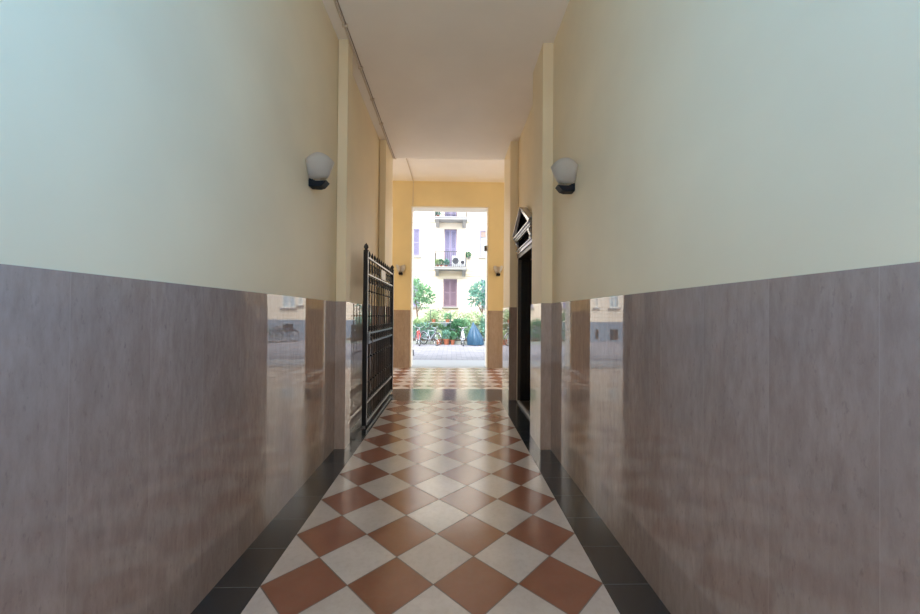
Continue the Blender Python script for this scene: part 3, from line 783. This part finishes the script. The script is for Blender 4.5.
# ------------------------------------------------------------------ bicycles
def bicycle(x, y, rz, mat, label, group, lean=.0, basket=False, steer=0):
    o = empty('bicycle', (x, y, 0), rz); o.rotation_euler = (lean, 0, rz); tag(o, label, 'bicycle', group)
    R = .30; wb_ = .48                                   # wheels along local x
    for sx in (-1, 1):
        c = Vector((sx * wb_, 0, R))
        wl_ = MB().ring(c, R - .018, .018, 'y', 32, 6).build('wheel', 'rubber', o, smooth=True)
        MB().ring(c, R - .045, .009, 'y', 32, 5).build('rim', 'chrome', wl_, smooth=True)
        s_ = MB()
        for k in range(14):
            a = 2 * PI * k / 14
            s_.tube([c + Vector((0, .015 * (-1) ** k, 0)), c + Vector((math.cos(a) * (R - .045), 0, math.sin(a) * (R - .045)))], .0022, 4)
        s_.tube([c + Vector((0, -.045, 0)), c + Vector((0, .045, 0))], .016, 8).build('spokes', 'chrome', wl_)
        md = MB()
        pts = [c + Vector((math.cos(a) * (R + .018), 0, math.sin(a) * (R + .018))) for a in [PI * (.12 + .76 * k / 12) for k in range(13)]]
        md.tube(pts, .014, 6).build('mudguard', mat, o)
    bb = (-.03, 0, .28); st = (-.16, 0, .66); hd = (.33, 0, .70); hb = (.36, 0, .60); ra = (-wb_, 0, R); fa = (wb_, 0, R)
    fr = MB().tube([bb, st], .016).tube([bb, hb], .019).tube([st, hd], .016).tube([hd, hb], .021)
    for s_ in (-1, 1):
        fr.tube([(bb[0], .02 * s_, bb[2]), (ra[0], .05 * s_, ra[2])], .010, 6).tube([(st[0], .015 * s_, st[2] - .03), (ra[0], .05 * s_, ra[2])], .008, 6)
    fr.build('frame', mat, o)
    fk = MB()
    for s_ in (-1, 1): fk.tube([(hb[0], .03 * s_, hb[2]), (fa[0] - .03, .05 * s_, R + .1), (fa[0], .05 * s_, R)], .010, 6)
    fk.tube([hb, (hb[0], -.03, hb[2])], .012, 6).tube([hb, (hb[0], .03, hb[2])], .012, 6).build('fork', mat, o)
    MB().tube([hd, (.31, 0, .84)], .012).tube([(.20, -.27, .88), (.29, -.2, .88), (.31, -.08, .84), (.31, .08, .84), (.29, .2, .88), (.20, .27, .88)], .011, 7).build('handlebar', 'chrome', o)
    MB().tube([(.20, -.27, .88), (.29, -.2, .88)], .016, 8).tube([(.20, .27, .88), (.29, .2, .88)], .016, 8).build('grips', 'rubber', o)
    MB().tube([st, (-.19, 0, .77)], .012).build('seat_post', 'chrome', o)
    sd = MB().prism([(-.33, -.075), (-.33, .075), (-.22, .07), (-.12, .025), (-.05, .018), (-.05, -.018), (-.12, -.025), (-.22, -.07)], 'z', .77, .815)
    sd.build('saddle', 'saddle', o, bevel=.012)
    ck = MB().ring((bb[0], -.045, bb[2]), .085, .007, 'y', 24, 5).tube([(bb[0], -.06, bb[2]), (bb[0] + .12, -.06, bb[2] - .10)], .008, 6).tube([(bb[0], .06, bb[2]), (bb[0] - .12, .06, bb[2] + .10)], .008, 6).tube([(bb[0], -.06, bb[2]), (bb[0], .06, bb[2])], .015, 8)
    ck.box(bb[0] + .08, bb[0] + .16, -.14, -.06, bb[2] - .11, bb[2] - .09).box(bb[0] - .16, bb[0] - .08, .06, .14, bb[2] + .09, bb[2] + .11)
    ck.build('crank', 'chrome', o)
    MB().tube([(bb[0], -.045, bb[2] + .085), (ra[0], -.045, ra[2] + .04)], .004, 4).tube([(bb[0], -.045, bb[2] - .085), (ra[0], -.045, ra[2] - .04)], .004, 4).build('chain', 'rubber', o)
    rk = MB().tube([(-.20, 0, .66), (-.68, 0, .655)], .007, 5)
    for s_ in (-1, 1): rk.tube([(-.20, .05 * s_, .655), (-.68, .05 * s_, .655), (ra[0], .055 * s_, R)], .006, 5)
    rk.tube([(-.68, -.05, .655), (-.68, .05, .655)], .006, 5)
    rk.build('carrier', 'rail', o)
    MB().tube([(-.1, .03, .27), (-.13, .16, .01)], .008, 5).build('kickstand', 'rail', o)
    MB().sphere((.40, 0, .76), .035, (1, 1, 1), 10).tube([hd, (.38, 0, .75)], .008, 5).build('headlamp', 'chrome', o)
    if basket:
        bk = MB()
        for z, k in ((.62, .85), (.70, .92), (.78, 1)):
            w_, d_ = .15 * k, .11 * k
            bk.tube([(.50 - d_, -w_, z), (.50 + d_, -w_, z), (.50 + d_, w_, z), (.50 - d_, w_, z), (.50 - d_, -w_, z)], .005, 4)
        for i in range(7):
            for yy in (-1, 1): bk.tube([(.50 - .09 + .03 * i, .128 * yy, .62), (.50 - .11 + .0366 * i, .15 * yy, .78)], .003, 4)
            bk.tube([(.60, -.12 + .04 * i, .62), (.61, -.14 + .0466 * i, .78)], .003, 4).tube([(.40, -.12 + .04 * i, .62), (.39, -.14 + .0466 * i, .78)], .003, 4)
            bk.tube([(.41, -.12 + .04 * i, .62), (.60, -.12 + .04 * i, .62)], .003, 4)
        bk.build('basket', 'rail', o)
    return o
gv = 'bicycles parked in front of the garden bed'
bicycle(-1.56, 17.35, -PI / 2 + .22, 'red', 'red bicycle parked end on at the left jamb of the opening', gv)
bicycle(-1.0, 17.45, -PI / 2 + .75, 'silver', 'silver bicycle parked at an angle left of the terracotta pots', gv, basket=True)
bicycle(.51, 17.3, -PI / 2 + .06, 'whitebike', 'white bicycle parked end on in front of the dark shrub', gv)
gr = 'bicycles in the row along the facade at the right of the courtyard'
for k, (mt, lab) in enumerate((('navy', 'navy bicycle nearest the garden bed in the row along the facade'), ('greenbike', 'green bicycle second in the row along the facade'),
                               ('silver', 'silver bicycle in the middle of the row along the facade'), ('red', 'red bicycle fourth in the row along the facade'), ('navy', 'navy bicycle at the far right end of the row along the facade'))):
    bicycle(5.75 + .46 * k, 18.6 - .25 * k, -PI / 2 + .5, mt, lab, gr, basket=(k % 2 == 0))
# small bollard outside the left jamb
bo = empty('bollard', (-1.345, 13.0, 0)); tag(bo, 'short dark post outside the left jamb of the courtyard opening', 'bollard')
MB().lathe((0, 0, 0), [(0, 0), (.06, 0), (.06, .012), (.035, .02), (.03, .15)], 14).build('shaft', 'rail', bo)
MB().lathe((0, 0, .15), [(.034, 0), (.036, .02), (.025, .05), (0, .06)], 14).build('cap', 'rail', bo)
